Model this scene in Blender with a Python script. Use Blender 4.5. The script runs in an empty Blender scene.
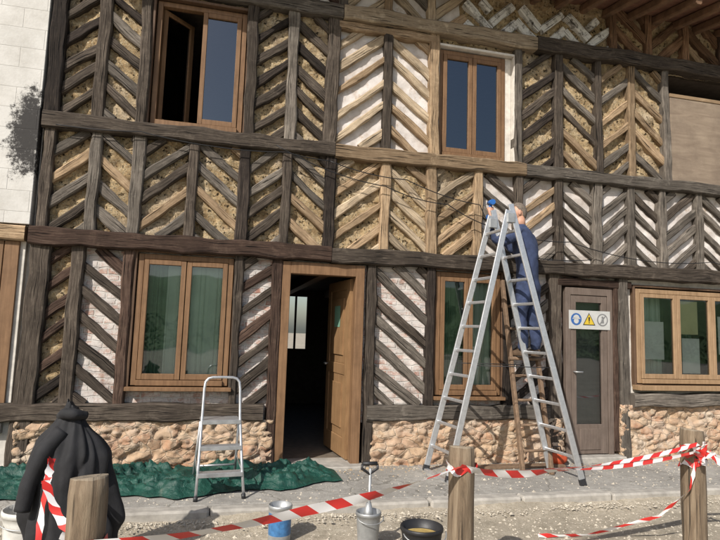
import bpy, math, random
from mathutils import Vector, Matrix, noise
random.seed(7)
R=random.random
U=random.uniform
scene=bpy.context.scene
COL=scene.collection

# ------------------------------------------------------------------ materials
def newmat(name):
    m=bpy.data.materials.new(name); m.use_nodes=True
    nt=m.node_tree; nt.nodes.clear()
    out=nt.nodes.new('ShaderNodeOutputMaterial')
    b=nt.nodes.new('ShaderNodeBsdfPrincipled')
    nt.links.new(b.outputs[0],out.inputs[0])
    return m,nt,b,out
class N:
    def __init__(s,nt): s.nt=nt
    def node(s,t,**k):
        n=s.nt.nodes.new(t)
        for a,v in k.items(): setattr(n,a,v)
        return n
    def l(s,a,b): s.nt.links.new(a,b)
    def coord(s,kind='Object',swap=False):
        c=s.node('ShaderNodeTexCoord').outputs[kind]
        if swap:
            sp=s.node('ShaderNodeSeparateXYZ'); s.l(c,sp.inputs[0])
            cb=s.node('ShaderNodeCombineXYZ'); s.l(sp.outputs[0],cb.inputs[0]); s.l(sp.outputs[2],cb.inputs[1]); s.l(sp.outputs[1],cb.inputs[2])
            c=cb.outputs[0]
        return c
    def mapping(s,c,scale=(1,1,1),loc=(0,0,0),rot=(0,0,0)):
        m=s.node('ShaderNodeMapping'); m.inputs['Scale'].default_value=scale; m.inputs['Location'].default_value=loc; m.inputs['Rotation'].default_value=rot
        s.l(c,m.inputs[0]); return m.outputs[0]
    def noise(s,c,scale=5,detail=6,rough=.6,dist=0):
        n=s.node('ShaderNodeTexNoise'); n.inputs['Scale'].default_value=scale; n.inputs['Detail'].default_value=detail
        n.inputs['Roughness'].default_value=rough; n.inputs['Distortion'].default_value=dist
        s.l(c,n.inputs['Vector']); return n.outputs[0]
    def voro(s,c,scale=5,feature='F1'):
        n=s.node('ShaderNodeTexVoronoi'); n.feature=feature; n.inputs['Scale'].default_value=scale; s.l(c,n.inputs['Vector']); return n
    def ramp(s,f,stops):
        r=s.node('ShaderNodeValToRGB'); e=r.color_ramp.elements
        while len(e)>1: e.remove(e[-1])
        for i,(p,c) in enumerate(stops):
            if i==0: el=e[0]; el.position=p
            else: el=e.new(p)
            el.color=(c[0],c[1],c[2],1) if not isinstance(c,(int,float)) else (c,c,c,1)
        s.l(f,r.inputs[0]); return r.outputs[0]
    def mix(s,f,a,b,mode='MIX'):
        m=s.node('ShaderNodeMix',data_type='RGBA',blend_type=mode)
        for ix,v in ((0,f),(6,a),(7,b)):
            inp=m.inputs[ix]
            if hasattr(v,'is_output'): s.l(v,inp)
            elif isinstance(v,(int,float)): inp.default_value=v if ix==0 else (v,v,v,1)
            else: inp.default_value=(v[0],v[1],v[2],1)
        return m.outputs[2]
    def math(s,op,a,b=0.0):
        m=s.node('ShaderNodeMath',operation=op)
        for i,v in enumerate((a,b)):
            if hasattr(v,'is_output'): s.l(v,m.inputs[i])
            else: m.inputs[i].default_value=v
        return m.outputs[0]
    def bump(s,h,bsdf,strength=.5,dist=.01):
        b=s.node('ShaderNodeBump'); b.inputs['Strength'].default_value=strength; b.inputs['Distance'].default_value=dist
        s.l(h,b.inputs['Height']); s.l(b.outputs[0],bsdf.inputs['Normal'])

MATS={}
def plain(name,col,rough=.6,metal=0,var=.25,scale=12,bump=.15,spec=.5):
    m,nt,b,o=newmat(name); n=N(nt)
    c=n.coord()
    f=n.noise(c,scale,5)
    lo=tuple(x*(1-var) for x in col); hi=tuple(min(1,x*(1+var)) for x in col)
    n.l(n.ramp(f,[(.3,lo),(.7,hi)]),b.inputs['Base Color'])
    b.inputs['Roughness'].default_value=rough; b.inputs['Metallic'].default_value=metal
    b.inputs['Specular IOR Level'].default_value=spec
    if bump: n.bump(n.noise(c,scale*6,4),b,bump,.004)
    MATS[name]=m; return m
def timber_mat(name,dark,mid,light,rough=.85,white=0):
    m,nt,b,o=newmat(name); n=N(nt)
    uv=n.coord('UV'); ob=n.coord('Object')
    g=n.noise(n.mapping(uv,(1.6,22,1)),3.0,8,.7,.4)
    col=n.ramp(g,[(.28,dark),(.48,mid),(.72,light)])
    at=n.node('ShaderNodeAttribute',attribute_name='tone')
    col=n.mix(1.0,col,at.outputs['Color'],'MULTIPLY')
    big=n.noise(ob,2.6,7,.7)
    col=n.mix(n.ramp(big,[(.42,0.0),(.66,.75)]),col,tuple(x*.5 for x in mid))
    wt=n.noise(ob,7,6,.7)
    col=n.mix(n.ramp(wt,[(.56,0.0),(.72,.4)]),col,tuple(min(1,x*1.25) for x in light))
    if white:
        w=n.noise(ob,7,7,.75)
        col=n.mix(n.ramp(w,[(.40,0.0),(.50,white)]),col,(.7,.69,.66))
    cr=n.noise(n.mapping(uv,(1.1,42,1),(3,7,0)),2.2,3,.5,.6)
    crk=n.ramp(cr,[(.34,0.08),(.40,1.0)])
    col=n.mix(1.0,col,crk,'MULTIPLY')
    n.l(col,b.inputs['Base Color']); b.inputs['Roughness'].default_value=rough
    b.inputs['Specular IOR Level'].default_value=.2
    h=n.math('ADD',n.math('MULTIPLY',g,.6),n.math('MULTIPLY',crk,.7))
    n.bump(h,b,.8,.014)
    MATS[name]=m
timber_mat('timber_dark',(.025,.019,.015),(.07,.055,.043),(.165,.135,.105))
timber_mat('timber_black',(.011,.008,.007),(.030,.023,.019),(.08,.062,.048))
timber_mat('timber_brown',(.026,.015,.011),(.062,.038,.028),(.13,.088,.064))
timber_mat('timber_grey',(.048,.041,.035),(.135,.115,.095),(.27,.24,.2))
timber_mat('timber_tan',(.12,.08,.048),(.31,.215,.13),(.49,.37,.24))
timber_mat('timber_pale',(.18,.13,.09),(.42,.325,.22),(.6,.5,.36))
timber_mat('timber_soffit',(.06,.032,.018),(.17,.095,.055),(.3,.19,.11))
timber_mat('timber_whitewashed',(.05,.045,.04),(.15,.13,.11),(.3,.28,.25),white=.95)

def cob_mat():
    m,nt,b,o=newmat('cob_infill'); n=N(nt); c=n.coord()
    a=n.noise(c,9,8,.75)
    col=n.ramp(a,[(.28,(.13,.08,.042)),(.42,(.34,.235,.125)),(.55,(.53,.395,.225)),(.72,(.72,.6,.41))])
    st=n.noise(n.mapping(c,(60,60,14),rot=(0,.7,0)),1.0,4,.6,1.2)
    st2=n.noise(n.mapping(c,(14,60,60),rot=(0,.5,0)),1.0,4,.6,1.2)
    s=n.math('MAXIMUM',n.ramp(st,[(.56,0.),(.62,1.)]),n.ramp(st2,[(.56,0.),(.62,1.)]))
    col=n.mix(n.math('MULTIPLY',s,.55),col,(.72,.62,.43))
    pt=n.noise(c,1.7,5,.6); col=n.mix(n.ramp(pt,[(.5,0.),(.68,.6)]),col,(.6,.51,.4))
    hole=n.ramp(n.noise(c,24,3,.6),[(.32,.1),(.42,1.)])
    col=n.mix(1.,col,hole,'MULTIPLY')
    n.l(col,b.inputs['Base Color']); b.inputs['Roughness'].default_value=.95; b.inputs['Specular IOR Level'].default_value=.1
    h=n.math('ADD',a,n.math('ADD',n.math('MULTIPLY',s,.25),n.math('MULTIPLY',hole,.5)))
    n.bump(h,b,1.,.035); MATS['cob_infill']=m
cob_mat()
def plaster_mat():
    m,nt,b,o=newmat('plaster_infill'); n=N(nt); c=n.coord()
    a=n.noise(c,3.5,8,.65)
    col=n.ramp(a,[(.3,(.42,.36,.31)),(.45,(.58,.53,.49)),(.6,(.68,.64,.61)),(.75,(.76,.73,.7))])
    d=n.noise(c,9,8,.78); col=n.mix(n.ramp(d,[(.55,0.),(.67,.8)]),col,(.42,.31,.21))
    n.l(col,b.inputs['Base Color']); b.inputs['Roughness'].default_value=.9
    n.bump(d,b,.7,.014); MATS['plaster_infill']=m
plaster_mat()
def brick_mat():
    m,nt,b,o=newmat('brick_infill'); n=N(nt); c=n.coord(swap=True)
    cc=n.node('ShaderNodeVectorMath',operation='ADD'); n.l(c,cc.inputs[0])
    ws=n.node('ShaderNodeVectorMath',operation='SCALE'); nn=n.node('ShaderNodeTexNoise'); nn.inputs['Scale'].default_value=6; n.l(c,nn.inputs['Vector'])
    n.l(nn.outputs['Color'],ws.inputs[0]); ws.inputs['Scale'].default_value=.06; n.l(ws.outputs[0],cc.inputs[1])
    br=n.node('ShaderNodeTexBrick'); n.l(cc.outputs[0],br.inputs['Vector'])
    br.inputs['Scale'].default_value=1; br.inputs['Brick Width'].default_value=.2; br.inputs['Row Height'].default_value=.062
    br.inputs['Mortar Size'].default_value=.009; br.inputs['Mortar Smooth'].default_value=.4
    br.inputs['Color1'].default_value=(.38,.19,.14,1); br.inputs['Color2'].default_value=(.52,.36,.29,1); br.inputs['Mortar'].default_value=(.54,.5,.44,1)
    col=br.outputs['Color']
    f=n.noise(c,7,9,.78)
    col=n.mix(n.ramp(f,[(.40,0.),(.52,.9)]),col,(.64,.6,.56))
    col=n.mix(n.ramp(n.noise(c,4,7,.75),[(.54,0.),(.68,.75)]),col,(.24,.15,.11))
    n.l(col,b.inputs['Base Color']); b.inputs['Roughness'].default_value=.9
    n.bump(n.math('ADD',n.math('MULTIPLY',br.outputs['Fac'],-1.),n.math('MULTIPLY',f,.9)),b,1.,.016); MATS['brick_infill']=m
brick_mat()
def rubble_mat():
    m,nt,b,o=newmat('rubble_stone'); n=N(nt); c0=n.coord()
    cc=n.node('ShaderNodeVectorMath',operation='ADD'); n.l(c0,cc.inputs[0])
    ws=n.node('ShaderNodeVectorMath',operation='SCALE'); nn=n.node('ShaderNodeTexNoise'); nn.inputs['Scale'].default_value=7; n.l(c0,nn.inputs['Vector'])
    n.l(nn.outputs['Color'],ws.inputs[0]); ws.inputs['Scale'].default_value=.12; n.l(ws.outputs[0],cc.inputs[1]); c=cc.outputs[0]
    v=n.voro(n.mapping(c,(1,1,1.9)),5.8)
    v2=n.node('ShaderNodeTexVoronoi'); v2.feature='DISTANCE_TO_EDGE'; v2.inputs['Scale'].default_value=5.8; n.l(n.mapping(c,(1,1,1.9)),v2.inputs['Vector'])
    sep=n.node('ShaderNodeSeparateColor'); n.l(v.outputs['Color'],sep.inputs[0])
    col=n.ramp(sep.outputs[0],[(0.,(.46,.29,.17)),(.25,(.56,.4,.26)),(.45,(.42,.2,.11)),(.6,(.6,.47,.33)),(.8,(.48,.26,.15)),(1.,(.62,.53,.41))])
    f=n.noise(c0,14,8,.8)
    col=n.mix(n.ramp(f,[(.38,0.),(.62,.8)]),col,(.54,.39,.26))
    j=n.ramp(v2.outputs['Distance'],[(.01,1.),(.07,0.)])
    col=n.mix(n.math('MULTIPLY',j,.55),col,(.5,.41,.3))
    big=n.noise(c0,2.2,5,.7); col=n.mix(n.ramp(big,[(.48,0.),(.62,.65)]),col,(.6,.5,.4))
    col=n.mix(n.ramp(n.noise(c0,6,8,.8),[(.54,0.),(.66,.75)]),col,(.22,.12,.08))
    n.l(col,b.inputs['Base Color']); b.inputs['Roughness'].default_value=.95
    n.bump(n.math('ADD',f,n.math('MULTIPLY',j,-.4)),b,1.,.022); MATS['rubble_stone']=m
rubble_mat()
def block_mat():
    m,nt,b,o=newmat('painted_block'); n=N(nt); c=n.coord(swap=True)
    br=n.node('ShaderNodeTexBrick'); n.l(c,br.inputs['Vector']); br.inputs['Scale'].default_value=1
    br.inputs['Brick Width'].default_value=.42; br.inputs['Row Height'].default_value=.21; br.inputs['Mortar Size'].default_value=.006; br.inputs['Mortar Smooth'].default_value=.9
    br.inputs['Color1'].default_value=(.64,.62,.58,1); br.inputs['Color2'].default_value=(.59,.575,.54,1); br.inputs['Mortar'].default_value=(.48,.465,.43,1)
    col=br.outputs['Color']
    col=n.mix(n.ramp(n.noise(c,2.5,8,.75),[(.42,0.),(.7,.75)]),col,(.42,.4,.36))
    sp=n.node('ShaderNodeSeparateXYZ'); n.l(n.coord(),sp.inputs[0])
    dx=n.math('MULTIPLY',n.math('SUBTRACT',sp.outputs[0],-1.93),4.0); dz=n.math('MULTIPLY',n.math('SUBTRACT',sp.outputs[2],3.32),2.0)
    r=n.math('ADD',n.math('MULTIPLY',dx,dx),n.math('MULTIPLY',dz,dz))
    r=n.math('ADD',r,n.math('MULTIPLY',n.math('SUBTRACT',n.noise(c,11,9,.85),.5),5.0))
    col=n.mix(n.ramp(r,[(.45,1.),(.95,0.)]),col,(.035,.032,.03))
    n.l(col,b.inputs['Base Color']); b.inputs['Roughness'].default_value=.85
    n.bump(n.math('ADD',n.math('MULTIPLY',br.outputs['Fac'],-.6),n.math('MULTIPLY',n.noise(c,40,4),.6)),b,.6,.006); MATS['painted_block']=m
block_mat()
def joinery(name,a,bb,rough=.55):
    m,nt,b,o=newmat(name); n=N(nt); c=n.coord()
    g=n.noise(n.mapping(c,(40,40,3)),1.,6,.6,.3)
    col=n.ramp(g,[(.3,a),(.7,bb)])
    col=n.mix(n.ramp(n.noise(c,5,6,.7),[(.45,0.),(.75,.5)]),col,tuple(x*.6 for x in a))
    n.l(col,b.inputs['Base Color']); b.inputs['Roughness'].default_value=rough; b.inputs['Specular IOR Level'].default_value=.3
    n.bump(g,b,.15,.003); MATS[name]=m
joinery('oak_joinery',(.15,.083,.042),(.25,.145,.076))
joinery('light_joinery',(.26,.165,.09),(.38,.255,.15))
joinery('dark_joinery',(.085,.05,.03),(.15,.09,.055))
joinery('door_wood',(.22,.125,.06),(.33,.2,.1))
joinery('brown_grey_door',(.12,.09,.072),(.18,.14,.115),.6)
def plywood():
    m,nt,b,o=newmat('plywood'); n=N(nt); c=n.coord()
    g=n.noise(n.mapping(c,(2,10,14)),1.,7,.65,.6)
    col=n.ramp(g,[(.3,(.19,.14,.10)),(.7,(.3,.235,.17))])
    col=n.mix(n.ramp(n.noise(c,2.5,6,.7),[(.45,0.),(.7,.6)]),col,(.13,.095,.07))
    n.l(col,b.inputs['Base Color']); b.inputs['Roughness'].default_value=.8; MATS['plywood']=m
plywood()
def glass(name,fac,tint):
    m=bpy.data.materials.new(name); m.use_nodes=True; nt=m.node_tree; nt.nodes.clear(); n=N(nt)
    out=n.node('ShaderNodeOutputMaterial'); t=n.node('ShaderNodeBsdfTransparent'); t.inputs[0].default_value=(*tint,1)
    g=n.node('ShaderNodeBsdfGlossy'); g.inputs['Roughness'].default_value=.02; g.inputs[0].default_value=(.9,.95,1,1)
    bp=n.node('ShaderNodeBump'); bp.inputs['Strength'].default_value=.2; bp.inputs['Distance'].default_value=.01
    n.l(n.noise(n.coord(),2.3,1,.4),bp.inputs['Height']); n.l(bp.outputs[0],g.inputs['Normal'])
    lw=n.node('ShaderNodeFresnel'); lw.inputs[0].default_value=1.6
    f=n.math('ADD',lw.outputs[0],fac)
    mx=n.node('ShaderNodeMixShader'); n.l(f,mx.inputs[0]); n.l(t.outputs[0],mx.inputs[1]); n.l(g.outputs[0],mx.inputs[2]); n.l(mx.outputs[0],out.inputs[0])
    MATS[name]=m
glass('window_glass',.07,(.86,.92,.88))
glass('window_glass_coated',.12,(.5,.56,.6))
plain('interior_wall',(.12,.095,.075),.9)
plain('interior_floor',(.16,.13,.1),.7)
plain('curtain_reflected_green',(.16,.26,.17),.9,var=.3,scale=3)  # green landscape reflection of the panes put into the cloth colour
plain('net_curtain_reflected_green',(.55,.64,.54),.9,var=.12,scale=3)  # net tinted pale green to carry the lighter part of that reflection
plain('reveal_plaster',(.6,.56,.5),.9,var=.2)
plain('aluminium',(.62,.63,.64),.42,.8,.12,30,.05)
plain('black_plastic',(.02,.02,.022),.5)
plain('cable_black',(.012,.012,.013),.5)
plain('white_paper',(.7,.69,.65),.8,var=.05,bump=0)
plain('yellow_paper',(.6,.55,.33),.8,var=.05,bump=0)
plain('green_paper',(.18,.36,.26),.8,var=.05,bump=0)
plain('sign_white',(.5,.5,.48),.45,var=.08,bump=0)
plain('sign_blue',(.04,.12,.34),.4,var=.05,bump=0)
plain('sign_yellow',(.6,.43,.04),.4,var=.05,bump=0)
plain('sign_black',(.02,.02,.02),.4,var=.05,bump=0)
plain('sign_grey',(.2,.2,.2),.4,var=.05,bump=0)
plain('door_backing',(.10,.10,.10),.6,var=.1)
plain('coverall_blue',(.035,.05,.105),.95,var=.4,scale=11,bump=.5)
plain('skin',(.5,.27,.18),.55,var=.12)
plain('lip',(.35,.13,.1),.5,var=.1)
plain('hair_grey_brown',(.15,.12,.095),.9,var=.4,scale=60,bump=.6)
plain('shoe_leather',(.1,.065,.04),.6)
plain('tool_blue',(.02,.12,.4),.4,var=.1)
plain('jacket_black',(.012,.012,.014),.8,var=.4,bump=.4)
plain('bucket_white',(.6,.59,.55),.5,var=.2)
plain('lime_wash',(.55,.47,.33),.8,var=.2)
plain('yellow_putty',(.42,.3,.1),.8,var=.3,scale=20)
plain('galvanised_steel',(.4,.41,.41),.5,.6,.25)
plain('label_blue',(.05,.16,.34),.4,var=.3,scale=40,bump=0)
plain('orange_fabric',(.5,.08,.025),.8)
plain('ladder_wood',(.17,.11,.068),.8,var=.35,scale=20)
plain('roof_boards',(.36,.22,.12),.85,var=.4,scale=5)
plain('rafter_wood',(.16,.09,.05),.85,var=.4,scale=9)
plain('roof_tile',(.2,.1,.065),.9,var=.35,scale=8)
plain('bark',(.12,.085,.055),.95,var=.4)
plain('kerb_stone',(.36,.335,.295),.9,var=.25,scale=10,bump=.5)
plain('meadow_grass',(.085,.14,.04),.95,var=.4,scale=.6)
plain('cob_crumb',(.4,.29,.17),.95,var=.4,scale=25)
def leafmat(name,a,bb):
    m,nt,b,o=newmat(name); n=N(nt)
    n.l(n.ramp(n.noise(n.coord(),.9,5,.7),[(.35,a),(.65,bb)]),b.inputs['Base Color']); b.inputs['Roughness'].default_value=.7; MATS[name]=m
leafmat('leaves',(.035,.07,.018),(.12,.17,.05))
def tarpmat():
    m,nt,b,o=newmat('green_tarpaulin'); n=N(nt); c=n.coord()
    col=n.ramp(n.noise(c,4,5),[(.3,(.006,.046,.034)),(.7,(.013,.08,.058))])
    col=n.mix(n.ramp(n.noise(c,9,7,.75),[(.56,0.),(.7,.5)]),col,(.12,.13,.1))
    n.l(col,b.inputs['Base Color']); b.inputs['Roughness'].default_value=.5
    n.bump(n.noise(c,22,6,.6,1.),b,.7,.02); MATS['green_tarpaulin']=m
tarpmat()
def tapemat():
    m,nt,b,o=newmat('red_white_stripes'); n=N(nt); c=n.coord('UV')
    sp=n.node('ShaderNodeSeparateXYZ'); n.l(c,sp.inputs[0])
    u=n.math('ADD',n.math('MULTIPLY',sp.outputs[0],5.),n.math('MULTIPLY',sp.outputs[1],.35))
    s=n.math('GREATER_THAN',n.math('FRACT',u),.5)
    n.l(n.mix(s,(.58,.035,.03),(.72,.7,.68)),b.inputs['Base Color']); b.inputs['Roughness'].default_value=.35; MATS['red_white_stripes']=m
tapemat()
def groundmat(name,stops,fs,bs,bd,cracks=False):
    m,nt,b,o=newmat(name); n=N(nt); c=n.coord()
    col=n.ramp(n.noise(c,fs,8,.75),stops)
    p=n.noise(c,.9,7,.7); col=n.mix(n.ramp(p,[(.42,0.),(.6,.55)]),col,tuple(x*.6 for x in stops[1][1]))
    p2=n.noise(c,4.,8,.75); col=n.mix(n.ramp(p2,[(.53,0.),(.66,.6)]),col,tuple(x*.65 for x in stops[0][1]))
    p3=n.noise(n.mapping(c,loc=(7,3,0)),2.1,8,.75); col=n.mix(n.ramp(p3,[(.55,0.),(.7,.6)]),col,tuple(min(1,x*1.15) for x in stops[2][1]))
    sp=n.voro(c,90); col=n.mix(n.ramp(sp.outputs['Distance'],[(.15,.35),(.5,0.)]),col,tuple(x*.55 for x in stops[0][1]))
    if cracks:
        v=n.node('ShaderNodeTexVoronoi'); v.feature='DISTANCE_TO_EDGE'; v.inputs['Scale'].default_value=1.1
        cc=n.node('ShaderNodeVectorMath',operation='ADD'); n.l(c,cc.inputs[0]); ws=n.node('ShaderNodeVectorMath',operation='SCALE'); nn=n.node('ShaderNodeTexNoise'); nn.inputs['Scale'].default_value=4; nn.inputs['Detail'].default_value=6; n.l(c,nn.inputs['Vector'])
        n.l(nn.outputs['Color'],ws.inputs[0]); ws.inputs['Scale'].default_value=.35; n.l(ws.outputs[0],cc.inputs[1]); n.l(cc.outputs[0],v.inputs['Vector'])
        col=n.mix(n.ramp(v.outputs['Distance'],[(.004,.6),(.010,0.)]),col,(.12,.11,.09))
    n.l(col,b.inputs['Base Color']); b.inputs['Roughness'].default_value=.95; b.inputs['Specular IOR Level'].default_value=.2
    n.bump(n.math('ADD',n.noise(c,bs,6,.7),n.math('MULTIPLY',p2,1.5)),b,.8,bd); MATS[name]=m
groundmat('gravel_ground',[(.3,(.31,.27,.2)),(.5,(.46,.40,.31)),(.7,(.6,.54,.44))],30,70,.012)
groundmat('pavement_concrete',[(.3,(.27,.255,.23)),(.5,(.37,.35,.315)),(.7,(.46,.44,.4))],12,60,.007,True)
plain('pebble',(.46,.41,.33),.95,var=.45,scale=25)
def logmat():
    m,nt,b,o=newmat('bollard_wood'); n=N(nt); c=n.coord()
    g=n.noise(n.mapping(c,(26,26,2.2)),1.,8,.7,.5)
    col=n.ramp(g,[(.3,(.07,.05,.032)),(.5,(.18,.13,.083)),(.72,(.3,.235,.16))])
    cr=n.ramp(n.noise(n.mapping(c,(34,34,1.2)),1.,3,.5,.3),[(.34,.15),(.40,1.)])
    col=n.mix(1.,col,cr,'MULTIPLY')
    sp=n.node('ShaderNodeSeparateXYZ'); n.l(n.node('ShaderNodeNewGeometry').outputs['Normal'],sp.inputs[0])
    top=n.math('GREATER_THAN',sp.outputs[2],.7)
    col=n.mix(n.math('MULTIPLY',top,.5),col,(.33,.28,.21))
    n.l(col,b.inputs['Base Color']); b.inputs['Roughness'].default_value=.9
    n.bump(n.math('ADD',g,n.math('MULTIPLY',cr,.6)),b,.9,.014); MATS['bollard_wood']=m
logmat()

# ------------------------------------------------------------------ mesh builder
class MB:
    def __init__(s): s.v=[];s.f=[];s.m=[];s.uv=[];s.tone=[];s.mats=[];s.sm=[]
    def mi(s,name):
        if name not in s.mats: s.mats.append(name)
        return s.mats.index(name)
    def face(s,idx,mat,uv=None,tone=1.,smooth=False):
        s.f.append(idx); s.m.append(s.mi(mat)); s.uv.append(uv or [(0,0)]*len(idx)); s.tone.append(tone); s.sm.append(smooth)
    def quad(s,pts,mat,uv=None,tone=1.):
        b=len(s.v); s.v+= [tuple(p) for p in pts]; s.face(list(range(b,b+len(pts))),mat,uv,tone)
    def box(s,x0,x1,y0,y1,z0,z1,mat,tone=1.,bev=0.004):
        e=min(bev,(x1-x0)/3,(y1-y0)/3,(z1-z0)/3)
        idx={}
        for i,X in enumerate((x0,x1)):
            for j,Y in enumerate((y0,y1)):
                for k,Z in enumerate((z0,z1)):
                    sx=e if i==0 else -e; sy=e if j==0 else -e; sz=e if k==0 else -e
                    idx[(i,j,k,'x')]=len(s.v); s.v.append((X,Y+sy,Z+sz))
                    idx[(i,j,k,'y')]=len(s.v); s.v.append((X+sx,Y,Z+sz))
                    idx[(i,j,k,'z')]=len(s.v); s.v.append((X+sx,Y+sy,Z))
        I=idx
        def F(l): s.face([I[t] for t in l],mat,None,tone)
        for i in (0,1): 
            l=[(i,0,0,'x'),(i,0,1,'x'),(i,1,1,'x'),(i,1,0,'x')]; F(l if i==0 else l[::-1])
        for j in (0,1):
            l=[(0,j,0,'y'),(1,j,0,'y'),(1,j,1,'y'),(0,j,1,'y')]; F(l if j==0 else l[::-1])
        for k in (0,1):
            l=[(0,0,k,'z'),(0,1,k,'z'),(1,1,k,'z'),(1,0,k,'z')]; F(l if k==0 else l[::-1])
        for i in (0,1):
            for j in (0,1):
                F([(i,j,0,'x'),(i,j,0,'y'),(i,j,1,'y'),(i,j,1,'x')])
        for i in (0,1):
            for k in (0,1):
                F([(i,0,k,'x'),(i,0,k,'z'),(i,1,k,'z'),(i,1,k,'x')])
        for j in (0,1):
            for k in (0,1):
                F([(0,j,k,'y'),(0,j,k,'z'),(1,j,k,'z'),(1,j,k,'y')])
        for i in (0,1):
            for j in (0,1):
                for k in (0,1): F([(i,j,k,'x'),(i,j,k,'y'),(i,j,k,'z')])
    def bar(s,p0,p1,w,h,mat,up=(0,0,1),tone=1.):
        p0=Vector(p0);p1=Vector(p1);d=(p1-p0).normalized();up=Vector(up)
        a=d.cross(up).normalized(); bb=a.cross(d).normalized()
        e=min(w,h)*.18
        prof=[(-w/2+e,-h/2),(w/2-e,-h/2),(w/2,-h/2+e),(w/2,h/2-e),(w/2-e,h/2),(-w/2+e,h/2),(-w/2,h/2-e),(-w/2,-h/2+e)]
        b=len(s.v)
        for p in (p0,p1):
            for q in prof: s.v.append(tuple(p+a*q[0]+bb*q[1]))
        for i in range(8):
            j=(i+1)%8; s.face([b+i,b+j,b+8+j,b+8+i],mat,None,tone)
        s.face([b+i for i in range(8)][::-1],mat,None,tone); s.face([b+8+i for i in range(8)],mat,None,tone)
    def tube(s,pts,r,mat,n=8,caps=True):
        pts=[Vector(p) for p in pts]; rr=r if isinstance(r,(list,tuple)) else [r]*len(pts)
        b=len(s.v); prev=None
        for i,p in enumerate(pts):
            d=(pts[min(i+1,len(pts)-1)]-pts[max(i-1,0)]).normalized()
            if prev is None:
                a=d.cross(Vector((0,0,1)))
                if a.length<.1: a=d.cross(Vector((1,0,0)))
                a.normalize()
            else: a=(prev-d*prev.dot(d)).normalized()
            prev=a; c=d.cross(a)
            for k in range(n):
                t=2*math.pi*k/n; s.v.append(tuple(p+(a*math.cos(t)+c*math.sin(t))*rr[i]))
        for i in range(len(pts)-1):
            for k in range(n):
                k2=(k+1)%n; s.face([b+i*n+k,b+i*n+k2,b+(i+1)*n+k2,b+(i+1)*n+k],mat,smooth=True)
        if caps:
            s.face([b+k for k in range(n)][::-1],mat); s.face([b+(len(pts)-1)*n+k for k in range(n)],mat)
    def lathe(s,c,prof,mat,n=28,capb=True,capt=True,mats=None):
        b=len(s.v)
        for r,z in prof:
            for k in range(n):
                t=2*math.pi*k/n; s.v.append((c[0]+r*math.cos(t),c[1]+r*math.sin(t),c[2]+z))
        for i in range(len(prof)-1):
            mm=mats[i] if mats else mat
            for k in range(n):
                k2=(k+1)%n; s.face([b+i*n+k,b+i*n+k2,b+(i+1)*n+k2,b+(i+1)*n+k],mm,smooth=True)
        if capb: s.face([b+k for k in range(n)][::-1],mat)
        if capt: s.face([b+(len(prof)-1)*n+k for k in range(n)],mats[-1] if mats else mat)
    def timber(s,p0,p1,w,yf,yb,mat,tone=None,wob=1.,seg=.09):
        yb=max(yb,.12)
        p0=Vector((p0[0],p0[1]));p1=Vector((p1[0],p1[1])); L=(p1-p0).length; d=(p1-p0)/L; nn=Vector((-d.y,d.x))
        n=max(2,int(L/seg)); t0=tone if tone else U(.66,1.35)
        off=U(0,50); o2=U(0,50); b=len(s.v); ch=min(.014,w*.15)
        for i in range(n+1):
            t=i/n; p=p0+d*L*t
            j1=noise.noise(Vector((t*L*3.1+off,o2,0)))*.018*wob+U(-1,1)*.003*wob; j2=noise.noise(Vector((t*L*3.1+off,o2+9,0)))*.018*wob+U(-1,1)*.003*wob
            jy=noise.noise(Vector((t*L*2+off,o2+4,0)))*.01*wob
            a=-w/2+j1; c=w/2+j2; f=yf+jy
            for q,y in ((a,yb),(a,f+ch),(a+ch,f),(c-ch,f),(c,f+ch),(c,yb)):
                pp=p+nn*q; s.v.append((pp.x,y,pp.y))
        vs=[0,abs(yb-yf),abs(yb-yf)+ch,abs(yb-yf)+w,abs(yb-yf)+w+ch,2*abs(yb-yf)+w+ch]
        for i in range(n):
            u0=L*i/n+off; u1=L*(i+1)/n+off
            for k in range(5):
                v0=vs[k]+o2; v1=vs[k+1]+o2
                s.face([b+i*6+k,b+i*6+k+1,b+(i+1)*6+k+1,b+(i+1)*6+k],mat,[(u0,v0),(u0,v1),(u1,v1),(u1,v0)],t0)
        s.face([b+k for k in range(6)][::-1],mat,None,t0*.8); s.face([b+n*6+k for k in range(6)],mat,None,t0*.8)
    def obj(s,name,parent=None,smooth=None):
        me=bpy.data.meshes.new(name); me.from_pydata(s.v,[],s.f)
        for m in s.mats: me.materials.append(MATS[m])
        me.polygons.foreach_set('material_index',s.m)
        uvl=me.uv_layers.new(name='UVMap'); fl=[c for f in s.uv for uv in f for c in uv]; uvl.data.foreach_set('uv',fl)
        ca=me.color_attributes.new('tone','FLOAT_COLOR','CORNER'); d=[]
        for f,t in zip(s.f,s.tone):
            for _ in f: d+= [t,t,t,1]
        ca.data.foreach_set('color',d)
        me.polygons.foreach_set('use_smooth',[bool(x) for x in s.sm] if smooth is None else [smooth]*len(s.f))
        me.validate(); me.update()
        o=bpy.data.objects.new(name,me); COL.objects.link(o)
        if parent: o.parent=parent
        return o
def empty(name,loc=(0,0,0)):
    e=bpy.data.objects.new(name,None); COL.objects.link(e); e.empty_display_size=.2; return e

house=empty('half_timbered_house')
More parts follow.
